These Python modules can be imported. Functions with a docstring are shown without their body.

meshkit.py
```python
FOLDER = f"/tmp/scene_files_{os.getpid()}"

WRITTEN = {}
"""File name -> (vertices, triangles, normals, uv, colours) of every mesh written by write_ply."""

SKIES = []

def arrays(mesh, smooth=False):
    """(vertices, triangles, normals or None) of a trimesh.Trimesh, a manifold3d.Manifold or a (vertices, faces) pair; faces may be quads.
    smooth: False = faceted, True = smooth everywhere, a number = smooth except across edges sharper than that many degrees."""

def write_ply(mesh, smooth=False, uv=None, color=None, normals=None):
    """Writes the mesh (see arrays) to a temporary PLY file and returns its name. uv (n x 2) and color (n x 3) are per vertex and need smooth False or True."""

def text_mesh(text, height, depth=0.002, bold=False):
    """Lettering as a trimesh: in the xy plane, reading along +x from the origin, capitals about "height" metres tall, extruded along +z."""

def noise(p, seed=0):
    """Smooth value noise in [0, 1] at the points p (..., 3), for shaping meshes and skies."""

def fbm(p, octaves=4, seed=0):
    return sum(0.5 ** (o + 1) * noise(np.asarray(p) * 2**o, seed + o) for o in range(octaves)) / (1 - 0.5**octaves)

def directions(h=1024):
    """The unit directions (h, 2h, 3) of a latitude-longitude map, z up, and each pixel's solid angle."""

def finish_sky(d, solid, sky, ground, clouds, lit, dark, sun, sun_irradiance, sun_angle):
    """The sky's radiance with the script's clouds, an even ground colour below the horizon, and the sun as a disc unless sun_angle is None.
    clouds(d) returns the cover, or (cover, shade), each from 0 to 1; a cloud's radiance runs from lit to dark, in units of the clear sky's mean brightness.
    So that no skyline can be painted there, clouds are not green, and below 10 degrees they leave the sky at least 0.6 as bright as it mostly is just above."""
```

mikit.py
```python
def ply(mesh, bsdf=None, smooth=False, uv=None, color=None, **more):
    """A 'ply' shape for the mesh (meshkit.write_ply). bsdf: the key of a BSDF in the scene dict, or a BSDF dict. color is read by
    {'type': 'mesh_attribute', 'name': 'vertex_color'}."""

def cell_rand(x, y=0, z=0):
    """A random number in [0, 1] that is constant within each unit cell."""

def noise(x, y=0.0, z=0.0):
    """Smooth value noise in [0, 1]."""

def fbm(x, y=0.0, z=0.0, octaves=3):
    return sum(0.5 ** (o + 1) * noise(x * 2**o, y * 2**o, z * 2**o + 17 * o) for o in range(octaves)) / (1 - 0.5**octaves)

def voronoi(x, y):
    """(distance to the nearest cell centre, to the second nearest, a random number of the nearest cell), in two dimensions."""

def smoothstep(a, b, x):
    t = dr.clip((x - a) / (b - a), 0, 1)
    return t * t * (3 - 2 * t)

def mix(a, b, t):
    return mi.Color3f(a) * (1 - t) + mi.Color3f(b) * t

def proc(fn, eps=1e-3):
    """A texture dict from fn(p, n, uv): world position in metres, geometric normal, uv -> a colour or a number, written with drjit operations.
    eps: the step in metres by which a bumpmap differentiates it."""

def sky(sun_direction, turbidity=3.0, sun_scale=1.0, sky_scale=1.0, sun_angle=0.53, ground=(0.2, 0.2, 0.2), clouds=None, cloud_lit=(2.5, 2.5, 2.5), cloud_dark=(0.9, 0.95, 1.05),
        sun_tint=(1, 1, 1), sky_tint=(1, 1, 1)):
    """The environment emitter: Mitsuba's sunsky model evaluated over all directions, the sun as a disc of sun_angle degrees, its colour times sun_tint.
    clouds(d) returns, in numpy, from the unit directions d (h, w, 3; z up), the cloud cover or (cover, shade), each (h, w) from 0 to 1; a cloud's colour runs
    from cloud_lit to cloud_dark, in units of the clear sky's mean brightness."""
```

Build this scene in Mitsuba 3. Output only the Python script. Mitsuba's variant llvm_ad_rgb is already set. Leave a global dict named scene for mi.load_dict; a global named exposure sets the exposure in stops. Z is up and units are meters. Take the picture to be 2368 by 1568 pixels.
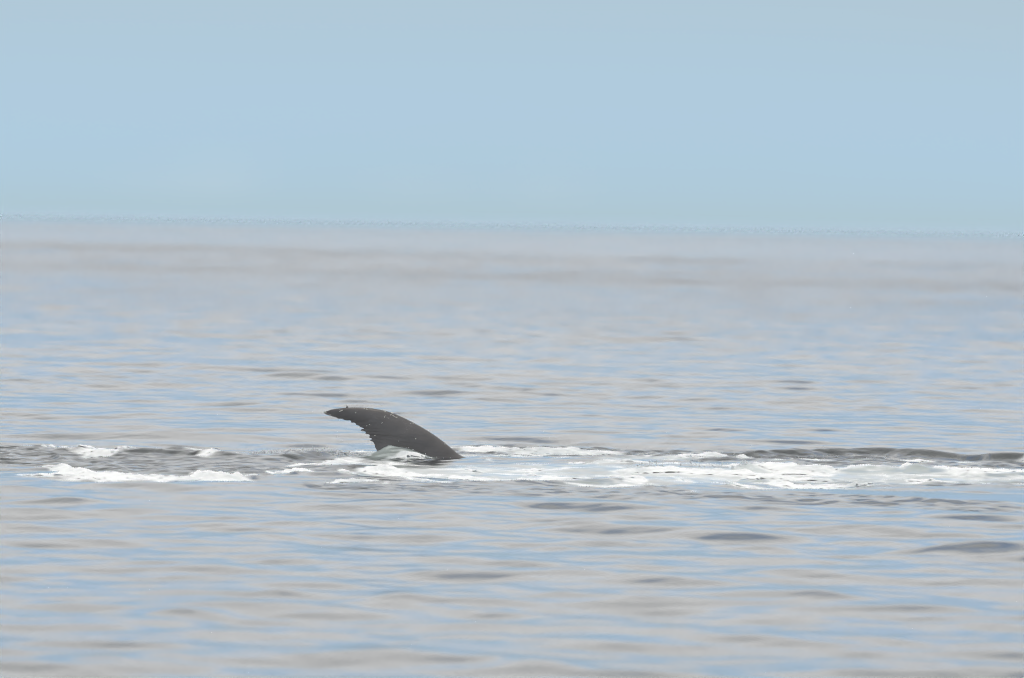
import math
import numpy as np
import trimesh
import mitsuba as mi
import drjit as dr
from scipy.spatial import cKDTree
import mikit
import meshkit

T = mi.ScalarTransform4f
scene, labels = {}, {}

# ---------------------------------------------------------------- camera, sky, exposure
# A long lens held 3.15 m above the sea, looking along +y; the hand that holds it tilts it by just under one degree.
FOV = 2 * math.degrees(math.atan(1183.5 / 18056))
PITCH, ROLL = math.atan(265 / 18056), 0.0182
scene['camera'] = {
    'type': 'thinlens', 'fov': FOV, 'fov_axis': 'x', 'near_clip': 1.0, 'far_clip': 80000.0,
    'aperture_radius': 0.045, 'focus_distance': 105.0,
    'medium': {'type': 'ref', 'id': 'air'},
    'to_world': T().look_at(origin=[0, 0, 3.15], target=[0, math.cos(PITCH), 3.15 - math.sin(PITCH)], up=[-ROLL, 0, 1]),
}


def sstep(a, b, x):
    t = np.clip((x - a) / (b - a), 0, 1)
    return t * t * (3 - 2 * t)


def clouds(d):
    """A high, even overcast that ends a few degrees above the horizon; below its ragged edge the sky is clear and a little hazy."""
    el = np.degrees(np.arcsin(np.clip(d[..., 2], -1, 1)))
    n1 = meshkit.fbm(d * np.array([9, 9, 34.0]), 4, seed=3)
    n2 = meshkit.fbm(d * np.array([4, 4, 10.0]) + 7.3, 4, seed=11)
    deck = sstep(3.6, 4.5, el + 2.0 * (n1 - 0.5))
    gaps = 1 - 0.8 * sstep(0.56, 0.66, n2) * (1 - sstep(14, 26, el))
    veil = (0.56 * sstep(-0.1, 2.0, el) + 0.05 * sstep(0.45, 0.7, n1)) * (1 - sstep(1.9, 2.8, el))
    az = np.degrees(np.arctan2(d[..., 0], d[..., 1]))
    wisps = 0 * el
    for a0, e0, wa, we, k in ((-2.15, 0.34, 0.30, 0.08, 0.18), (-2.6, 0.30, 0.40, 0.09, 0.05), (-0.75, 0.27, 0.35, 0.09, 0.04), (0.25, 0.29, 0.3, 0.10, 0.05), (5.2, 0.4, 0.7, 0.14, 0.2), (-6.4, 0.3, 0.8, 0.13, 0.2), (11.0, 0.35, 0.9, 0.13, 0.2)):
        wisps = wisps + k * np.exp(-((az - a0) / wa) ** 2 - ((el - e0) / we) ** 2)
    cover = np.maximum(deck * gaps, veil) + wisps
    shade = np.clip(0.06 + 0.5 * (n2 - 0.42) + 0.3 * (n1 - 0.5) + 0.05 * sstep(15, 45, el), 0, 1)
    shade = np.where(deck * gaps > veil, shade, (veil + 0.3 * wisps) / (veil + wisps + 1e-6))
    return cover, shade


SUN = (-0.10, -0.20, 0.97)
scene['sky'] = mikit.sky(SUN, turbidity=2.6, sun_scale=0.10, sun_angle=24, sky_tint=(0.955, 0.925, 0.935), clouds=clouds,
                         cloud_lit=(2.84, 2.84, 2.84), cloud_dark=(1.40, 1.62, 1.56), ground=(0.475, 0.64, 0.79))
exposure = 1.3
# the thin marine air that lets the farthest water fade into the foot of the sky
scene['air'] = {'type': 'homogeneous', 'sigma_t': 0.00003, 'albedo': {'type': 'rgb', 'value': [0.88, 0.95, 0.99]}, 'phase': {'type': 'hg', 'g': 0.8}}
scene['haze'] = {'type': 'cube', 'to_world': T().translate([0, 13000, 1.5]).scale([61000, 13400, 2.6]), 'bsdf': {'type': 'null'}, 'interior': {'type': 'ref', 'id': 'air'}}
labels['haze'] = {'label': 'thin bluish sea haze softening the horizon', 'category': 'haze', 'kind': 'stuff'}

# ---------------------------------------------------------------- the water, measured in metres: each band runs along x as (x, y, half width) points and a strength
FOAM_STREAKS = [
    ([(-6.81,107.95,0.31),(-6.31,106.8,0.3),(-5.86,105.03,0.87),(-5.57,104.22,1.34),(-5.33,104.37,0.96),(-5.01,105.97,0.89),(-4.65,104.6,0.87)], 1.0),
    ([(-4.94,106.84,0.5),(-4.38,105.56,0.69),(-4.04,104.18,0.86),(-3.52,104.7,0.48)], 0.85),
    ([(-6.07,98.68,0.43),(-5.88,98.43,0.68),(-5.62,98.23,1.87),(-5.25,96.55,1.8),(-4.96,95.39,1.76),(-4.65,95.56,1.77),(-4.1,95.7,1.53),(-3.77,96.06,1.46),(-3.44,95.91,1.29),(-3.17,95.74,0.73)], 1.0),
    ([(-5.99,94.64,0.24),(-5.73,94.29,0.78),(-5.32,94.36,1.02),(-4.79,94.18,0.94),(-3.96,94.32,0.7),(-3.24,94.56,0.47),(-3.04,95.0,0.24)], 0.95),
    ([(-4.03,97.26,0.33),(-3.94,98.69,0.86),(-3.71,97.27,0.75),(-3.31,96.65,0.82),(-3.11,97.27,1.0),(-3.06,98.51,1.02),(-2.89,97.91,0.51)], 1.1),
    ([(-3.24,96.36,0.49),(-2.94,98.06,0.68),(-2.64,99.63,0.96),(-2.39,98.72,0.77),(-2.11,98.19,1.02),(-1.9,98.48,0.85)], 1.1),
    ([(-3.06,100.64,0.27),(-2.76,101.55,0.45),(-2.47,101.54,0.63),(-2.29,103.13,1.31),(-2.07,103.46,0.94),(-1.88,103.2,0.56)], 1.1),
    ([(-2.33,99.81,0.35),(-2.16,99.55,1.4),(-1.9,98.48,0.85)], 1.1),
    ([(-1.98,102.75,0.46),(-1.59,102.99,0.75),(-1.06,101.82,0.46)], 0.75),
    ([(-1.99,100.19,0.53),(-1.53,99.56,1.13),(-0.97,98.33,1.28),(-0.53,97.56,1.42),(-0.12,96.63,1.31),(0.39,97.41,1.0),(1.21,98.38,0.51)], 1.1),
    ([(-1.6,97.29,0.42),(-1.16,96.21,0.65),(-0.62,94.58,0.39)], 0.95),
    ([(-2.41,94.22,0.23),(-2.06,95.38,0.72),(-1.62,94.98,0.71),(-1.34,94.02,0.23)], 1.05),
    ([(-0.85,110.51,1.07),(-0.43,109.92,1.49),(-0.11,109.48,1.48),(0.09,108.78,1.87),(0.5,109.03,2.09),(0.81,109.02,1.88),(1.21,108.86,1.25),(1.57,108.46,0.72)], 0.85),
    ([(-0.29,106.3,0.4),(0.24,106.23,0.5),(0.84,106.59,0.5)], 0.8),
    ([(-0.69,106.06,0.4),(-0.46,106.0,0.4),(-0.31,104.72,0.77),(-0.22,103.81,0.38)], 1.0),
    ([(0.01,102.82,0.28),(0.58,103.35,0.28),(1.37,104.2,0.48),(1.67,104.19,0.38),(1.97,103.8,0.28)], 0.9),
    ([(0.01,100.64,0.36),(0.86,101.85,0.27),(1.26,102.82,0.37)], 0.7),
    ([(-0.66,100.96,0.27),(0.01,99.58,0.35),(0.84,99.88,0.35)], 0.7),
    ([(1.18,102.59,0.37),(1.49,102.4,0.55),(1.69,100.9,0.45)], 0.75),
    ([(1.2,99.39,0.61),(1.43,98.33,2.04),(1.63,97.44,2.01),(1.79,95.58,0.48)], 1.15),
    ([(1.24,100.46,0.71),(1.8,100.97,0.99),(2.2,101.19,1.08),(2.59,101.06,0.99),(2.91,100.72,0.8),(3.21,100.02,0.44)], 1.1),
    ([(2.04,99.35,0.69),(2.17,98.41,1.7),(2.29,97.81,1.01),(2.32,96.35,0.24)], 1.15),
    ([(1.66,106.7,0.4),(2.34,107.92,0.61),(2.76,108.38,0.83),(3.05,107.75,0.82),(3.33,107.92,1.43)], 0.85),
    ([(2.08,105.19,0.39),(2.49,106.61,0.5),(2.96,106.5,0.5)], 0.75),
    ([(1.85,103.54,0.38),(2.38,104.23,0.38),(2.76,103.52,0.47),(3.16,103.39,0.94)], 0.75),
    ([(3.08,103.53,0.94),(3.21,103.23,1.88),(3.49,102.66,2.41),(3.8,102.66,2.23),(4.01,101.88,1.55),(4.28,101.33,0.45)], 1.2),
    ([(3.23,100.03,0.44),(3.74,100.5,0.71),(4.13,100.37,0.44)], 0.9),
    ([(2.93,98.5,0.34),(3.42,99.28,0.69),(3.73,98.61,0.77),(4.13,97.67,0.25)], 1.0),
    ([(2.94,97.02,0.33),(3.34,96.75,0.99),(3.57,95.92,0.81),(4.36,96.83,0.33),(4.72,97.67,0.25)], 1.0),
    ([(2.27,97.14,0.17),(2.67,96.06,0.24),(3.23,95.26,0.24),(3.56,95.43,0.24)], 0.85),
    ([(4.32,102.06,0.37),(4.56,102.56,0.74),(4.93,102.95,0.75),(5.15,102.72,0.65),(5.39,103.58,1.32),(5.51,102.39,1.01),(5.79,102.19,1.19),(6.05,101.81,1.0),(6.46,102.04,0.73),(6.93,102.31,0.64)], 1.15),
    ([(4.85,98.07,0.25),(5.22,98.77,0.34),(5.6,98.81,0.26)], 0.95),
    ([(5.89,99.14,0.26),(6.17,98.3,0.68),(6.66,98.41,1.19)], 0.85),
    ([(3.6,106.11,0.5),(4.02,106.36,0.6),(4.43,106.02,0.49)], 0.85),
    ([(4.73,108.37,0.31),(4.87,107.66,0.51),(4.99,107.14,0.3)], 0.95),
    ([(5.13,106.25,0.3),(5.42,106.23,0.4),(5.8,106.65,0.3)], 0.85),
    ([(6.12,106.07,0.3),(6.38,106.22,0.4)], 0.8),
    ([(6.85,106.89,0.4),(7.05,107.01,0.91),(7.3,106.96,0.81)], 0.9),
    ([(-2.22,105.71,0.29),(-2.01,107.25,0.51),(-1.85,107.55,0.31)], 0.9),
    ([(4.01,96.15,0.24),(4.77,95.46,0.24)], 0.5),
    ([(4.63,91.07,0.36),(5.01,90.14,0.57),(5.34,89.75,0.28)], 0.55),
    ([(1.97,92.9,0.3),(2.69,92.83,0.3)], 0.5),
    ([(4.76,100.9,0.27),(4.95,99.63,0.35)], 0.6),
    ([(0.65,95.27,0.24),(1.17,94.93,0.4),(1.59,94.84,0.24)], 0.6),
    ([(5.34,106.96,0.3),(5.75,106.81,0.3)], 0.5),
    ([(-1.72,103.75,0.15),(-1.5,103.9,0.28),(-1.3,104.1,0.28),(-1.1,104.25,0.25),(-0.93,104.45,0.12)], 1.25),
]
BUBBLY_WATER = [
    ([(-2.1,100.12,1.76),(-0.98,99.88,3.51),(0.12,99.3,3.82),(1.23,100.28,4.08),(2.33,99.52,4.01),(3.47,100.69,4.11),(4.54,99.74,3.15),(5.68,100.38,2.13),(6.83,100.85,1.61)], 1.0),
    ([(-1.99,105.85,1.38),(-1.47,106.97,2.22),(-0.98,105.28,1.37)], 1.0),
    ([(1.18,105.82,0.79),(1.89,105.85,1.18),(2.6,106.29,0.79)], 0.8),
    ([(4.44,106.61,0.5),(5.22,106.89,0.8),(5.76,107.02,0.5)], 0.6),
    ([(0.49,95.19,0.48),(1.45,95.71,1.13),(2.02,95.39,0.64)], 0.6),
    ([(-2.05,104.4,0.6),(-1.6,104.4,0.9),(-0.95,104.4,0.5)], 0.7),
]
CHOPPY_WATER = [
    ([(-7.11,103.65,3.79),(-6.17,103.26,4.13),(-5.26,102.28,4.24),(-4.4,102.05,4.96),(-3.27,101.98,4.58),(-2.18,103.78,4.37)], 1.0),
    ([(-2.45,105.56,1.57),(-1.74,105.21,2.14),(-1.27,104.72,1.93),(-0.97,103.74,0.76)], 0.9),
    ([(-0.95,108.53,2.49),(0.73,109.18,3.15),(2.53,108.24,3.51),(4.29,107.31,3.85),(5.47,107.24,2.43),(6.26,105.39,1.37),(7.12,105.15,0.97)], 1.0),
    ([(2.83,97.78,2.02),(4.48,98.36,2.04),(6.68,98.58,2.57)], 0.45),
    ([(-2.43,91.75,1.93),(0.12,91.91,2.53),(2.65,91.48,2.5),(4.13,90.53,2.6),(6.02,88.73,3.05)], 0.55),
    ([(-0.92,94.1,1.56),(1.17,95.24,1.6),(2.01,94.91,1.11)], 0.4),
]
SLICKS = [
    ([(-1.02,102.96,0.28),(-0.68,103.35,0.47),(-0.45,103.68,0.38)], 0.8),
    ([(2.18,93.01,0.23),(2.72,93.75,0.62),(3.5,93.86,1.09),(4.53,93.65,1.39),(5.28,93.15,1.53),(6.35,92.24,1.65)], 1.0),
    ([(5.27,99.81,0.26),(5.82,99.78,0.79),(6.23,100.18,0.71)], 0.8),
]
CRESTS = [
    ([(2.15,107.2,0.0),(2.78,108.67,0.04),(3.45,109.1,0.07),(4.39,109.84,0.09),(5.25,110.11,0.098),(5.87,109.17,0.1),(6.25,108.95,0.065),(6.62,107.57,0.13),(7.34,106.8,0.13)], 0.3, 0.9),
    ([(-7.29,106.27,0.05),(-6.68,105.83,0.05),(-5.97,104.79,0.04),(-5.47,104.1,0.04),(-5.08,104.31,0.07),(-4.51,104.63,0.1),(-4.04,104.27,0.09),(-3.56,103.77,0.05),(-3.09,103.47,0.05),(-2.65,104.43,0.07),(-2.21,105.49,0.03)], 0.45, 0.8),
    ([(-6.06,97.8,0.0),(-5.79,97.87,0.03),(-5.57,97.87,0.05),(-5.24,96.3,0.04),(-5.06,96.37,0.02),(-4.88,96.88,0.05),(-4.68,96.27,0.03),(-4.13,96.25,0.03),(-3.95,96.69,0.03),(-3.86,96.84,0.07),(-3.71,96.03,0.05),(-3.38,95.69,0.04),(-3.1,96.5,0.03),(-3.03,97.3,0.06),(-2.94,97.27,0.03),(-2.8,97.67,0.02),(-2.61,98.56,0.05),(-2.46,97.9,0.03),(-2.16,97.78,0.05),(-1.99,97.82,0.03),(-1.78,98.2,0)], 0.35, 0.45),
    ([(4.18,101.62,0.0),(4.46,101.63,0.05),(4.88,101.91,0.06),(5.09,101.46,0.05),(5.3,101.92,0.09),(5.45,101.85,0.05),(5.72,101.82,0.05),(5.89,101.21,0.05),(6.29,101.05,0.04),(6.98,101.44,0.04)], 0.35, 0.5),
    ([(2.91,102.69,0.0),(3.09,102.32,0.06),(3.17,101.95,0.09),(3.39,101.95,0.06),(3.72,101.56,0.05),(4.06,101.56,0.0)], 0.4, 0.5),
    ([(-0.94,95.36,0.0),(-0.35,94.77,0.03),(0.18,95.42,0.05),(0.81,96.1,0.05),(1.3,96.56,0.06),(1.74,97.24,0.03),(2.06,97.35,0.0)], 0.5, 0.8),
    ([(1.59,94.84,0.0),(1.75,94.19,0.03),(1.88,93.64,0.03),(2.21,94.24,0.0)], 0.2, 0.3),
    ([(-0.9,109.62,0.0),(-0.48,109.55,0.04),(0.43,109.43,0.06),(0.81,109.39,0.05),(1.48,109.03,0.03),(1.76,108.99,0.0)], 0.3, 0.5),
    ([(2.54,108.65,0.0),(2.82,108.08,0.04),(3.06,107.96,0.0)], 0.3, 0.4),
    ([(3.1,107.38,0.0),(3.26,107.67,0.06),(3.39,108.16,0.0)], 0.25, 0.3),
    ([(2.66,93.56,0.0),(3.37,93.21,0.02),(4.2,92.01,0.03),(4.9,90.93,0.03),(6.07,89.57,0.03)], 0.25, 0.5),
    ([(-6.12,102.9,0.0),(-5.93,102.33,0.06),(-5.71,101.63,0.0)], 0.3, 0.3),
    ([(-1.96,104.45,0.0),(-1.82,104.45,0.069),(-1.7,104.45,0.117),(-1.59,104.45,0.148),(-1.44,104.45,0.14),(-1.32,104.45,0.101),(-1.18,104.45,0.052),(-1.03,104.45,0.008),(-0.89,104.45,0.0),(-0.74,104.45,0.0)], .38, .5),
]
WAVELETS = [
    (4.73,76.84,0.64,0.21),(5.24,75.38,0.29,0.08),(-0.61,83.93,0.35,0.08),(-4.83,85.69,0.27,0.07),(1.68,78.96,0.33,0.07),(2.57,76.62,0.37,0.06),(2.57,70.61,0.41,0.05),(2.60,64.46,0.49,0.05),(3.51,64.80,0.45,0.05),(-2.63,62.40,0.26,0.06),(-1.96,72.99,0.30,0.05),(-3.12,81.02,0.25,0.05),(0.49,76.01,0.18,0.05),(-1.51,69.22,0.26,0.05),(-1.89,65.15,0.16,0.05),(-0.91,65.07,0.20,0.05),(-0.09,67.40,0.23,0.04),(2.68,66.58,0.21,0.04),(-0.50,56.56,0.47,0.05),(0.25,55.69,0.27,0.05),(0.79,81.94,0.34,0.04),(2.10,81.62,0.25,0.04),(-5.82,180.20,0.49,0.06),(-9.60,185.87,0.70,0.05),(0.98,269.83,0.82,0.06),(4.40,268.79,0.91,0.06),(9.88,201.07,0.96,0.06),(5.15,199.21,0.75,0.06),(-0.93,202.75,0.62,0.06),(0.78,181.36,0.56,0.07),(-0.00,128.65,0.49,0.05),(-4.57,113.21,1.28,0.06),(5.53,121.74,1.46,0.05),(-0.39,117.71,1.21,0.05),(-5.04,200.79,0.55,0.06),(-9.15,216.34,0.59,0.05),(5.69,153.77,0.74,0.05),(7.71,151.54,0.83,0.05),(2.56,155.14,0.64,0.05)
]
LEADING_EDGE = [(-2.509, 0.573), (-2.481, 0.594), (-2.424, 0.613), (-2.345, 0.627), (-2.243, 0.643), (-2.152, 0.651), (-2.039, 0.653), (-1.925, 0.648), (-1.834, 0.64), (-1.743, 0.627), (-1.652, 0.609), (-1.56, 0.579), (-1.469, 0.54), (-1.354, 0.487), (-1.24, 0.428), (-1.125, 0.366), (-1.01, 0.293), (-0.918, 0.234), (-0.849, 0.177), (-0.78, 0.118), (-0.722, 0.069), (-0.664, 0.025), (-0.579, 0.002), (-0.482, -0.017), (-0.333, -0.058), (-0.169, -0.35), (-0.086, -0.553)]
TRAILING_EDGE = [(-2.509, 0.573), (-2.496, 0.553), (-2.471, 0.543), (-2.44, 0.534), (-2.409, 0.524), (-2.377, 0.516), (-2.341, 0.508), (-2.328, 0.496), (-2.313, 0.49), (-2.288, 0.493), (-2.261, 0.487), (-2.229, 0.475), (-2.194, 0.471), (-2.158, 0.469), (-2.149, 0.464), (-2.145, 0.449), (-2.132, 0.442), (-2.103, 0.441), (-2.086, 0.434), (-2.08, 0.422), (-2.071, 0.413), (-2.048, 0.407), (-2.034, 0.402), (-2.027, 0.391), (-2.009, 0.382), (-1.983, 0.373), (-1.975, 0.366), (-1.99, 0.361), (-2.004, 0.353), (-2.006, 0.342), (-1.992, 0.334), (-1.965, 0.328), (-1.949, 0.323), (-1.944, 0.315), (-1.951, 0.305), (-1.941, 0.296), (-1.919, 0.292), (-1.903, 0.286), (-1.891, 0.272), (-1.9, 0.255), (-1.888, 0.245), (-1.869, 0.238), (-1.861, 0.226), (-1.879, 0.216), (-1.874, 0.204), (-1.851, 0.195), (-1.835, 0.176), (-1.823, 0.154), (-1.816, 0.125), (-1.802, 0.101), (-1.766, 0.03), (-1.713, -0.072), (-1.626, -0.184), (-1.454, -0.305), (-1.167, -0.437), (-0.768, -0.52), (-0.427, -0.56), (-0.086, -0.553)]
PALE_MARKS = [(-2.495, 0.575, 0.0159, 0.0113, 20), (-2.299, 0.593, 0.0113, 0.0057, -25), (-2.274, 0.604, 0.0159, 0.0057, -25), (-2.301, 0.611, 0.0045, 0.0034, 0), (-2.084, 0.648, 0.0091, 0.0045, 40), (-2.116, 0.641, 0.0045, 0.0034, 0), (-2.086, 0.578, 0.0045, 0.0091, 10), (-1.973, 0.637, 0.0102, 0.0057, 10), (-1.938, 0.63, 0.0113, 0.0068, 5), (-1.897, 0.641, 0.0079, 0.0057, 0), (-1.863, 0.643, 0.0113, 0.0057, 10), (-1.688, 0.6, 0.0091, 0.0068, 0), (-1.592, 0.581, 0.0136, 0.0102, 10), (-1.61, 0.554, 0.0102, 0.0057, 0), (-1.582, 0.543, 0.0102, 0.0068, 50), (-1.562, 0.533, 0.0091, 0.0045, 20), (-1.534, 0.527, 0.0147, 0.0057, 10), (-1.689, 0.536, 0.0034, 0.0136, 0), (-1.724, 0.451, 0.0034, 0.0091, 15), (-1.892, 0.43, 0.0079, 0.0034, -25), (-1.934, 0.407, 0.0057, 0.0034, -25), (-1.342, 0.449, 0.0113, 0.0034, 10), (-1.308, 0.446, 0.0113, 0.0034, 10), (-1.823, 0.273, 0.0136, 0.0034, 5), (-1.261, 0.251, 0.0068, 0.0057, 0), (-0.878, 0.177, 0.0045, 0.0102, -20), (-2.423, 0.539, 0.0045, 0.0057, 0), (-2.442, 0.54, 0.0034, 0.0045, 0), (-2.32, 0.497, 0.0057, 0.0034, 0), (-2.263, 0.49, 0.0045, 0.0023, 0), (-1.982, 0.339, 0.0068, 0.0034, 20), (-1.928, 0.288, 0.0068, 0.0034, 20), (-2.032, 0.396, 0.0045, 0.0034, 20), (-1.071, 0.372, 0.0034, 0.0034, 0), (-1.497, 0.211, 0.0034, 0.0045, 0), (-1.472, 0.103, 0.0034, 0.0034, 0), (-1.696, 0.514, 0.0045, 0.0034, 0), (-1.644, 0.518, 0.0045, 0.0045, 0)]

DROPS = [(-2.299, 0.466, 0.002), (-2.346, 0.392, 0.002), (-2.325, 0.377, 0.0026), (-2.326, 0.399, 0.0015), (-2.197, 0.363, 0.0015), (-2.323, 0.249, 0.0026), (-2.315, 0.222, 0.0026), (-2.222, 0.239, 0.0015), (-2.313, 0.138, 0.0026), (-2.224, 0.126, 0.0026), (-2.35, 0.143, 0.0015), (-2.363, 0.076, 0.0031), (-2.219, 0.075, 0.0031), (-1.545, 0.058, 0.0046), (-2.039, 0.06, 0.0031), (-2.064, 0.043, 0.0026), (-2.325, 0.323, 0.0015)]


# ---------------------------------------------------------------- fields over the sea surface (all in world metres)
def bands(strokes, x, y):
    """The highest of the bands at (x, y): each runs along x, centred on y(x), and fades to nothing at its half width."""
    out = np.zeros_like(x)
    for pts, s in strokes:
        px, py, pw = np.array(pts).T
        on = (x > px[0]) & (x < px[-1])
        if not on.any():
            continue
        xs, ys = x[on], y[on]
        end = np.clip(np.minimum(xs - px[0], px[-1] - xs) / 0.30, 0, 1)
        t = (ys - np.interp(xs, px, py)) / np.interp(xs, px, pw)
        out[on] = np.maximum(out[on], s * np.sqrt(end) * np.clip(1 - t * t, 0, 1))
    return out


def crest_height(x, y):
    out = np.zeros_like(x)
    for pts, front, back in CRESTS:
        px, py, pz = np.array(pts).T
        on = (x > px[0]) & (x < px[-1]) & (y > py.min() - 4) & (y < py.max() + 4)
        if not on.any():
            continue
        xs, ys = x[on], y[on]
        t = ys - np.interp(xs, px, py)
        out[on] += np.interp(xs, px, pz) * np.exp(-(t / np.where(t < 0, front, back)) ** 2)
    return out


def wave_set(n, lo, hi, slope, spread, seed):
    """n sine waves (wave vector, phase, amplitude) with wave lengths from lo to hi and this root-mean-square slope in all."""
    g = np.random.default_rng(seed)
    lam = lo * (hi / lo) ** ((np.arange(n) + g.random(n)) / n)
    ang = math.pi / 2 + spread * g.standard_normal(n)
    k = 2 * math.pi / lam
    a = slope * math.sqrt(2 / n) / k * g.uniform(0.6, 1.3, n)
    return np.stack([k * np.cos(ang), k * np.sin(ang), g.random(n) * 2 * math.pi, a, lam], 1)


SWELL = wave_set(14, 9, 38, 0.010, 0.5, 1)
WAVES = wave_set(80, 0.8, 5.0, 0.043, 1.15, 2)
RIPPLES = wave_set(44, 0.25, 0.9, 0.020, 1.2, 3)
CHOP = wave_set(90, 0.13, 0.8, 0.13, 1.2, 4)


def add_waves(waves, x, y, space):
    out = np.zeros_like(x)
    for kx, ky, ph, a, lam in waves:
        out += a * np.clip((lam / space - 2.0) / 2.0, 0, 1) * np.sin(kx * x + ky * y + ph)
    return out


def n2(x, y, sx, sy, seed, octaves=3):
    return meshkit.fbm(np.stack([x / sx, y / sy, np.full_like(x, 0.37)], -1), octaves, seed)


def sea_height(x, y, space):
    """Height of the water, and how full of air bubbles it is."""
    patch = 0.40 + 1.2 * n2(x, y, 9.0, 22.0, 21, 2)
    z = add_waves(SWELL, x, y, space) * 0.8
    wz = add_waves(WAVES, x, y, space) * patch + add_waves(RIPPLES, x, y, space) * patch
    for wx, wy, ww, k in WAVELETS:
        on = (abs(x - wx) < 3.2 * ww + 1) & (abs(y - wy) < 3.5)
        if on.any():
            ww2 = ww * 1.25
            wz[on] += 0.75 * k * np.exp(-((x[on] - wx) / ww2) ** 2) * np.exp(-((y[on] - wy - 0.4) / 0.62) ** 2)
    air = np.zeros_like(x)
    near = (y > 84) & (y < 116) & (abs(x) < 14)
    if near.any():
        xs, ys, sp = x[near], y[near], space[near]
        flat = bands(SLICKS, xs, ys)
        flat = np.clip(flat * 2.2, 0, 1)
        wx = xs + 0.5 * (n2(xs, ys, 0.9, 1.8, 31) - 0.5)
        wy = ys + 1.5 * (n2(xs, ys, 0.7, 1.5, 32) - 0.5)
        chop = np.clip(1.6 * bands(CHOPPY_WATER, wx, wy), 0, 1)
        turbulent = np.clip(bands(BUBBLY_WATER, wx, wy) * 1.5, 0, 1)
        w = wz[near] * (1 - 0.85 * flat) * (1 - 0.45 * np.maximum(chop, turbulent))
        rough = add_waves(CHOP, xs, ys, sp)
        w += rough * np.clip(chop * (0.35 + 1.3 * n2(xs, ys, 1.2, 3.0, 33, 2)) + 0.25 * turbulent, 0, 1.3) * (1 - flat)
        w += 0.05 * (n2(xs, ys, 0.9, 1.3, 34) - 0.5) * np.clip(chop * 0.7 + turbulent, 0, 1) * (1 - flat)
        w += crest_height(xs + 0.12 * (n2(xs, ys, 0.3, 0.5, 36) - 0.5), ys)
        wz[near] = w
        air[near] = np.clip(turbulent * (0.25 + 1.25 * n2(xs, ys, 1.3, 2.0, 35)), 0, 1)
    return z + wz, air

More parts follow.
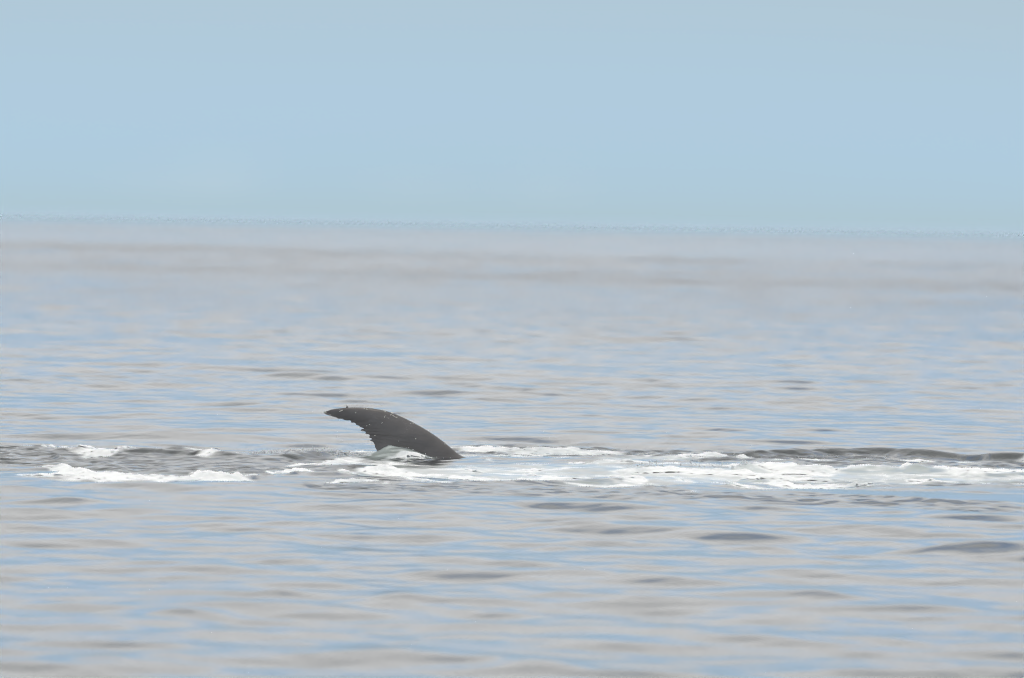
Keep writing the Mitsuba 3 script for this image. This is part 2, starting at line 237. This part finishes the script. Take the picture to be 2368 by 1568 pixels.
def foam_amount(x, y):
    """How much foam lies on the water: from 0 on it shows, above 0.66 it stands up in lumps."""
    wx = x + 0.45 * (n2(x, y, 0.55, 1.0, 41) - 0.5) + 0.10 * (n2(x, y, 0.12, 0.3, 42) - 0.5)
    wy = y + 1.5 * (n2(x, y, 0.8, 1.1, 43) - 0.5) + 0.6 * (n2(x, y, 0.18, 0.35, 44) - 0.5)
    streak, churn = bands(FOAM_STREAKS, wx, wy), np.clip(bands(BUBBLY_WATER, wx, wy) * 1.3, 0, 1)
    churn = churn * (1 - 0.6 * np.exp(-((x + 1.55) / 0.45) ** 2 - ((y - 104.6) / 0.8) ** 2))
    lace = 1 - abs(2 * n2(x, y + 0.15 * x, 1.1, 0.9, 45, 4) - 1) * 2.4
    f = streak - 0.08 + 1.7 * (n2(x, y, 0.55, 0.45, 46, 4) - 0.55) + 0.8 * (n2(x, y, 0.13, 0.20, 48, 2) - 0.5) + 0.32 * churn * np.clip(lace, 0, 1)
    return np.where(streak + churn > 0.02, f, -1)


# ---------------------------------------------------------------- sea: one sheet from behind the boat to the horizon
def rows():
    y, out = -260.0, []
    while y < 26000:
        out.append(y)
        if y < 30:
            y += 12
        elif y < 48:
            y += 1.5
        elif y < 91:
            y += 0.085
        elif y < 113:
            y += 0.042
        elif y < 820:
            y += min(0.70, 0.058 * (y / 113) ** 2.0)
        else:
            y *= 1.013
    return np.array(out)


def columns(y, n, m=26):
    half = 0.076 * np.maximum(y, 48) + 1.4
    t = np.concatenate([-(1 + 29 * (np.arange(m, 0, -1) / m) ** 2.5), np.linspace(-1, 1, n), 1 + 29 * (np.arange(1, m + 1) / m) ** 2.5])
    return half[:, None] * t[None, :]


ALL = rows()
i0, i1 = np.searchsorted(ALL, 91.0), np.searchsorted(ALL, 113.0)
verts, faces, airs, wake = [], [], [], None
at = 0
seams = {}
for lo, hi, n in ((0, i0, 320), (i0, i1, 700), (i1, len(ALL) - 1, 360)):
    ys = ALL[lo:hi + 1]
    X = columns(ys, n)
    Y = np.repeat(ys[:, None], X.shape[1], 1)
    dx, dy = np.gradient(X, axis=1), np.gradient(Y, axis=0)
    space = np.maximum(abs(dx), abs(dy) * 0.8)
    z, air = sea_height(X.ravel(), Y.ravel(), space.ravel())
    Z, A = z.reshape(X.shape), air.reshape(X.shape)
    if n == 700:
        film = foam_amount(X.ravel(), Y.ravel()).reshape(X.shape)
        wake = [X, Y, Z, A, space, film]
    else:
        film = np.full(X.shape, -1.0)
    seams[(n, 'lo')], seams[(n, 'hi')] = (X[0], Z[0]), (X[-1], Z[-1])
    r, c = X.shape
    idx = np.arange(r * c).reshape(r, c) + at
    at += r * c
    verts.append([X, Y, Z])
    airs.append(np.stack([A.ravel(), sstep(-0.05, 0.75, film.ravel())], 1))
    a, b, cc, dd = idx[:-1, :-1].ravel(), idx[:-1, 1:].ravel(), idx[1:, 1:].ravel(), idx[1:, :-1].ravel()
    faces.append(np.concatenate([np.stack([a, b, cc], 1), np.stack([a, cc, dd], 1)]))
verts[1][2][0] = np.interp(verts[1][0][0], *seams[(320, 'hi')])
verts[1][2][-1] = np.interp(verts[1][0][-1], *seams[(360, 'lo')])
V = np.concatenate([np.stack([q.ravel() for q in v], 1) for v in verts])
Fc = np.concatenate(faces)
air = np.concatenate(airs)


def body_colour(p, n, uv):
    """Clear deep water, or pale green where it is full of bubbles (uv.x holds how full)."""
    return mikit.mix([0.012, 0.020, 0.023], [0.52, 0.59, 0.575], dr.power(dr.clip(uv.x, 0, 1), 1.2))



def ruffled(p, n, uv):
    """Where a light breeze roughens the open sea, from 0 to 1."""
    aside = mikit.smoothstep(0.95, 1.2, dr.abs(p.x) / (0.076 * dr.maximum(p.y, 48.0) + 1.4))
    return dr.maximum(mikit.smoothstep(130.0, 460.0, p.y), aside)


def cats_paw(p, n, uv):
    w = 0.4 * mikit.noise(p.x / 40, p.y / 160, 3.1) + 0.35 * mikit.noise(p.x / 9, p.y / 70, 8.1) + 0.25 * mikit.noise(p.x / 3, p.y / 30, 5.1)
    band = dr.exp(-dr.square((p.y - (800.0 - 1.3 * p.x)) / 110.0)) + 0.6 * dr.exp(-dr.square((p.y - (470.0 - 0.7 * p.x)) / 40.0)) \
        + 0.5 * dr.exp(-dr.square((p.y - 2300.0) / 500.0))
    fine = mikit.smoothstep(0.50, 0.80, 0.6 * mikit.noise(p.x / 3.2, p.y / 28, 12.0) + 0.4 * mikit.noise(p.x / 0.9, p.y / 9, 14.0))
    return dr.clip(band * mikit.smoothstep(0.28, 0.70, w) + 0.55 * fine, 0, 1)


def calm(p, n, uv):
    """Slicks on the open sea; the farthest water lies in a calm."""
    slick = 0.6 * mikit.noise(p.x / 7, p.y / 55, 21.0) + 0.4 * mikit.noise(p.x / 2.2, p.y / 16, 23.0)
    return dr.clip(mikit.smoothstep(800.0, 6000.0, p.y) + 0.45 * mikit.smoothstep(0.50, 0.72, slick), 0, 1)


def water(alpha):
    return {'type': 'roughplastic', 'distribution': 'beckmann', 'alpha': alpha, 'int_ior': 1.333, 'diffuse_reflectance': mikit.proc(body_colour)}


def film_cover(p, n, uv):
    return dr.clip(uv.y, 0, 1)


def foam_colour(p, n, uv):
    """Thick dry froth is white, thin wet froth greyer."""
    w = 0.6 * mikit.fbm(p.x * 1.8, p.y * 1.3, 2.2, 4) + 0.4 * mikit.fbm(p.x * 9, p.y * 7, 6.2, 3)
    return mikit.mix([0.62, 0.655, 0.665], [0.88, 0.89, 0.89], mikit.smoothstep(0.30, 0.55, w))


foam_white = {'type': 'principled', 'base_color': mikit.proc(foam_colour), 'roughness': 0.7, 'specular': 0.3}
open_water = {
    'type': 'blendbsdf', 'weight': mikit.proc(ruffled),
    'a': water(0.015),
    'b': {'type': 'blendbsdf', 'weight': mikit.proc(cats_paw), 'a': {'type': 'blendbsdf', 'weight': mikit.proc(calm), 'a': water(0.052), 'b': water(0.010)}, 'b': water(0.10)},
}
scene['water_material'] = {'type': 'blendbsdf', 'weight': mikit.proc(film_cover), 'a': open_water, 'b': foam_white}
scene['sea'] = mikit.ply((V, Fc), 'water_material', smooth=True, uv=air)
labels['sea'] = {'label': 'calm grey and pale blue sea reaching to a soft horizon', 'category': 'sea', 'kind': 'structure'}


# ---------------------------------------------------------------- foam standing on the churned water
X, Y, Z, A, _, f = wake
x, y, f = X.ravel(), Y.ravel(), f.ravel()
lumps = n2(x, y, 0.16, 0.22, 47, 3)
puff = np.clip(f - 0.66, -0.05, 0.6)
thick = np.where(puff > 0, 0.006 * np.minimum(puff / 0.08, 1) + 0.035 * puff + 0.11 * (lumps - 0.42) * np.clip(puff * 3, 0, 1), puff * 0.4)
zf = Z.ravel() + thick
R, Cc = X.shape
keep = (puff > -0.05).reshape(R, Cc)
cell = keep[:-1, :-1] & keep[1:, :-1] & keep[:-1, 1:] & keep[1:, 1:]
idx = np.arange(R * Cc).reshape(R, Cc)
a, b, c, d = idx[:-1, :-1][cell], idx[:-1, 1:][cell], idx[1:, 1:][cell], idx[1:, :-1][cell]
ff = np.concatenate([np.stack([a, b, c], 1), np.stack([a, c, d], 1)])
used, inv = np.unique(ff, return_inverse=True)
foam_v = np.stack([x, y, zf], 1)[used]
foam_f = inv.reshape(-1, 3)
scene['foam_material'] = {'type': 'twosided', 'bsdf': foam_white}
scene['foam'] = mikit.ply((foam_v, foam_f), 'foam_material', smooth=True)
labels['foam'] = {'label': 'white streaks and lumps of sea foam churned up around the whale tail', 'category': 'foam', 'kind': 'stuff'}


# ---------------------------------------------------------------- whale: one lobe of the tail fluke, down to the tail stock under water
def resample(pts, frac, n_fine=4000):
    p = np.array(pts)
    return np.stack([np.interp(frac, np.linspace(0, 1, len(p)), p[:, k]) for k in (0, 1)], 1)


def smooth_line(p, s):
    k = np.exp(-0.5 * (np.arange(-3 * s, 3 * s + 1) / s) ** 2)
    k /= k.sum()
    q = np.pad(p, ((3 * s, 3 * s), (0, 0)), mode='edge')
    return np.stack([np.convolve(q[:, i], k, mode='valid') for i in range(p.shape[1])], 1)


NU, NS = 1700, 30
lead = np.array(LEADING_EDGE)
arc = np.concatenate([[0], np.cumsum(np.linalg.norm(np.diff(lead, axis=0), axis=1))])
lead_f = arc / arc[-1]
trail = np.array(TRAILING_EDGE)
go = np.maximum.accumulate((trail[:, 0] - trail[0, 0]) * 0.6 - (trail[:, 1] - trail[0, 1]) * 0.8 + np.arange(len(trail)) * 0.004)
trail_f = np.interp(go / go[-1], [0, 0.34, 1], [0, 0.70, 1])
# rows of the mesh: evenly spread along the serrated edge, so that every notch is kept
arc_t = np.concatenate([[0], np.cumsum(np.linalg.norm(np.diff(trail, axis=0), axis=1))])
at_u = np.linspace(0, arc_t[-1], NU)
Tr = np.stack([np.interp(at_u, arc_t, trail[:, k]) for k in (0, 1)], 1)
u = np.clip(smooth_line(np.interp(at_u, arc_t, trail_f)[:, None], 56)[:, 0], 0, 1)
Ld = np.stack([np.interp(u, lead_f, lead[:, k]) for k in (0, 1)], 1)
Ld = smooth_line(Ld, 26)
Tr = Tr + 0.35 * (Tr - smooth_line(Tr, 40))                          # the notches a little deeper
Tr = smooth_line(Tr, 2)
Ld[0] = Tr[0] = lead[0]
chord = smooth_line(np.linalg.norm(Ld - Tr, axis=1)[:, None], 110)[:, 0]
t = (1 - np.cos(np.linspace(0, math.pi, NS))) / 2
P = Ld[:, None] * (1 - t[None, :, None]) + Tr[:, None] * t[None, :, None]
rel = 0.19 + 0.25 * sstep(0.75, 1.0, u)
Ts = smooth_line(Tr, 85)
span = (Ts - Ld) / (np.sum((Ts - Ld) ** 2, 1, keepdims=True) + 1e-6)
tg = np.clip(np.sum((P - Ld[:, None]) * span[:, None], 2), 0, 1)      # measured to the edge without its notches
profile = lambda q: 5 * (0.2969 * np.sqrt(q) - 0.126 * q - 0.3516 * q ** 2 + 0.2843 * q ** 3 - 0.1036 * q ** 4)
half = (rel * np.minimum(chord, 0.9))[:, None] * profile(tg) * (t < 1)[None, :] + 0.006 * np.sqrt(np.clip(t, 0, 1))[None, :] * sstep(0, 0.03, u)[:, None]
half[0] = 0
g = meshkit.fbm(np.stack([P[..., 0] * 9, P[..., 1] * 9, P[..., 0] * 0], -1), 4, 5) - 0.5
half = half * (1 + 0.10 * g) + 0.004 * g * (half > 0.004)
mid = 105.0 + 0.10 * (P[..., 1]) + 0.10 * np.clip((-1.4 - P[..., 0]) / 1.1, 0, 1) ** 2
front = np.stack([P[..., 0], mid - half, P[..., 1]], -1)
back = np.stack([P[..., 0], mid + half, P[..., 1]], -1)
ring = np.concatenate([front, back[:, -1:0:-1]], 1)
r, c = ring.shape[:2]
idx = np.arange(r * c).reshape(r, c)
nx = np.roll(idx, -1, 1)
qf = np.concatenate([np.stack([idx[:-1], idx[1:], nx[1:]], -1).reshape(-1, 3), np.stack([idx[:-1], nx[1:], nx[:-1]], -1).reshape(-1, 3)])
whale = trimesh.Trimesh(ring.reshape(-1, 3), qf, process=True)
whale.update_faces(whale.nondegenerate_faces())
trimesh.repair.fix_normals(whale)
if np.dot(whale.face_normals[:, 1], whale.triangles_center[:, 1] - 105.05) < 0:
    whale.invert()


def skin_colour(p, n, uv):
    m = mikit.fbm(p.x * 5 + p.z * 2, p.z * 9 - p.x * 3, 1.7, 4)
    fine = mikit.fbm(p.x * 60, p.z * 60, 4.2, 3)
    v = 0.112 + 0.045 * (m - 0.5) + 0.010 * (fine - 0.5)
    speck = mikit.smoothstep(0.80, 0.90, mikit.noise(p.x * 110, p.z * 110, 9.0)) * mikit.smoothstep(0.5, 0.7, m)
    v = v + 0.05 * speck
    return mi.Color3f(v * 1.02, v * 0.96, v * 0.975)


def skin_rough(p, n, uv):
    return 0.30 + 0.18 * (mikit.fbm(p.x * 12, p.z * 12, 2.0, 3) - 0.5)


scene['whale_skin'] = {'type': 'principled', 'base_color': mikit.proc(skin_colour), 'roughness': mikit.proc(skin_rough), 'specular': 0.5}
scene['whale'] = mikit.ply(whale, 'whale_skin', smooth=50)
labels['whale'] = {'label': 'dark grey whale tail fluke with a ragged trailing edge rising from the foam', 'category': 'whale'}

# barnacles, scars and the dark knob on the leading edge, each set into the skin
fv = front.reshape(-1, 3)
tree = cKDTree(fv[:, [0, 2]])
ga, gb = np.gradient(front, axis=0), np.gradient(front, axis=1)
nrm = np.cross(ga, gb).reshape(-1, 3)
nrm *= -np.sign(nrm[:, 1:2] + 1e-12)
nrm /= np.linalg.norm(nrm, axis=1, keepdims=True) + 1e-12
scene['scar_material'] = {'type': 'principled', 'base_color': {'type': 'rgb', 'value': [0.54, 0.53, 0.50]}, 'roughness': 0.6, 'specular': 0.3}
rng = np.random.default_rng(8)


def pebble(w, h, dpt, seed):
    s = trimesh.creation.icosphere(subdivisions=2)
    v = s.vertices * (1 + 0.5 * (meshkit.fbm(s.vertices * 1.6 + seed * 3.1, 3, seed) - 0.5))[:, None]
    return trimesh.Trimesh(v * [w, dpt, h], s.faces, process=False)


def set_on_skin(name, k, bx, bz, w, h, ang, dpt, mat):
    i = tree.query([bx, bz])[1]
    nn, p0 = nrm[i], fv[i]
    m = pebble(w, h, dpt, k)
    R = trimesh.geometry.align_vectors([0, -1, 0], nn) @ trimesh.transformations.rotation_matrix(math.radians(ang), [0, 1, 0])
    m.apply_transform(R)
    m.apply_translation(p0 + nn * dpt * 0.25)
    key = f'whale__{name}' + (f'_{k:03d}' if k else '')
    scene[key] = mikit.ply(m, mat, smooth=True)
    return key


for k, (bx, bz, w, h, ang) in enumerate(PALE_MARKS):
    set_on_skin('barnacle', k, bx, bz, w * 1.15, h * 1.2, ang, 0.006, 'scar_material')
labels['whale__barnacle'] = {'label': 'pale worn patch at the very tip of the fluke'}
labels['whale__barnacle_012'] = {'label': 'largest white barnacle near the leading edge'}
set_on_skin('knob', 0, -2.203, 0.645, 0.013, 0.012, 0, 0.02, 'whale_skin')
labels['whale__knob'] = {'label': 'small dark knob on the leading edge'}

# ---------------------------------------------------------------- water thrown up: drops in the air and splashes
drops = []


def drop(px, py, pz, rad, stretch=1.0):
    s = trimesh.creation.icosphere(subdivisions=1)
    s.apply_scale([rad, rad, rad * stretch])
    s.apply_translation([px, py, pz])
    drops.append(s)


tree_w = cKDTree(np.stack([X.ravel(), Y.ravel()], 1))
zw = Z.ravel()


def level(px, py):
    return zw[tree_w.query([px, py])[1]]


for bx, bz, rd in DROPS:
    drop(bx, 105.0, bz, rd)
for _ in range(420):                                              # sparkling ridge left of the tail
    px = rng.uniform(-3.5, -1.85)
    py = 104.9 + rng.normal(0, 0.28)
    drop(px, py, level(px, py) + abs(rng.normal(0, 0.022)), rng.uniform(0.003, 0.010), rng.uniform(0.8, 1.8))
for _ in range(14):                                              # along the foot of the fluke
    px = rng.uniform(-1.75, -0.72)
    py = 104.6 + rng.normal(0, 0.12)
    drop(px, py, level(px, py) + abs(rng.normal(0, 0.018)), rng.uniform(0.002, 0.006), rng.uniform(0.8, 2.2))
for cx, cy, n, hh in ((1.86, 102.6, 70, 0.08), (2.41, 103.4, 24, 0.06), (2.77, 102.6, 60, 0.06), (3.1, 102.4, 80, 0.05), (1.78, 102.5, 30, 0.05)):
    for _ in range(n):                                            # small splashes right of the tail
        q = rng.random() ** 1.6
        px, py = cx + rng.normal(0, 0.03 + 0.12 * (1 - q)), cy + rng.normal(0, 0.1)
        drop(px, py, level(px, py) + hh * q, rng.uniform(0.003, 0.008), rng.uniform(1.0, 2.4))
for _ in range(260):                                              # broken water on the far crests
    px = rng.uniform(0.2, 5.3)
    py = 108.2 + rng.normal(0, 0.5)
    drop(px, py, level(px, py) + abs(rng.normal(0, 0.012)), rng.uniform(0.003, 0.008), 1.0)
scene['drop_material'] = {'type': 'roughplastic', 'alpha': 0.06, 'int_ior': 1.333, 'diffuse_reflectance': {'type': 'rgb', 'value': [0.76, 0.78, 0.79]}}
scene['spray'] = mikit.ply(trimesh.util.concatenate(drops), 'drop_material', smooth=True)
labels['spray'] = {'label': 'fine spray of water drops thrown up beside the whale tail', 'category': 'spray', 'kind': 'stuff'}
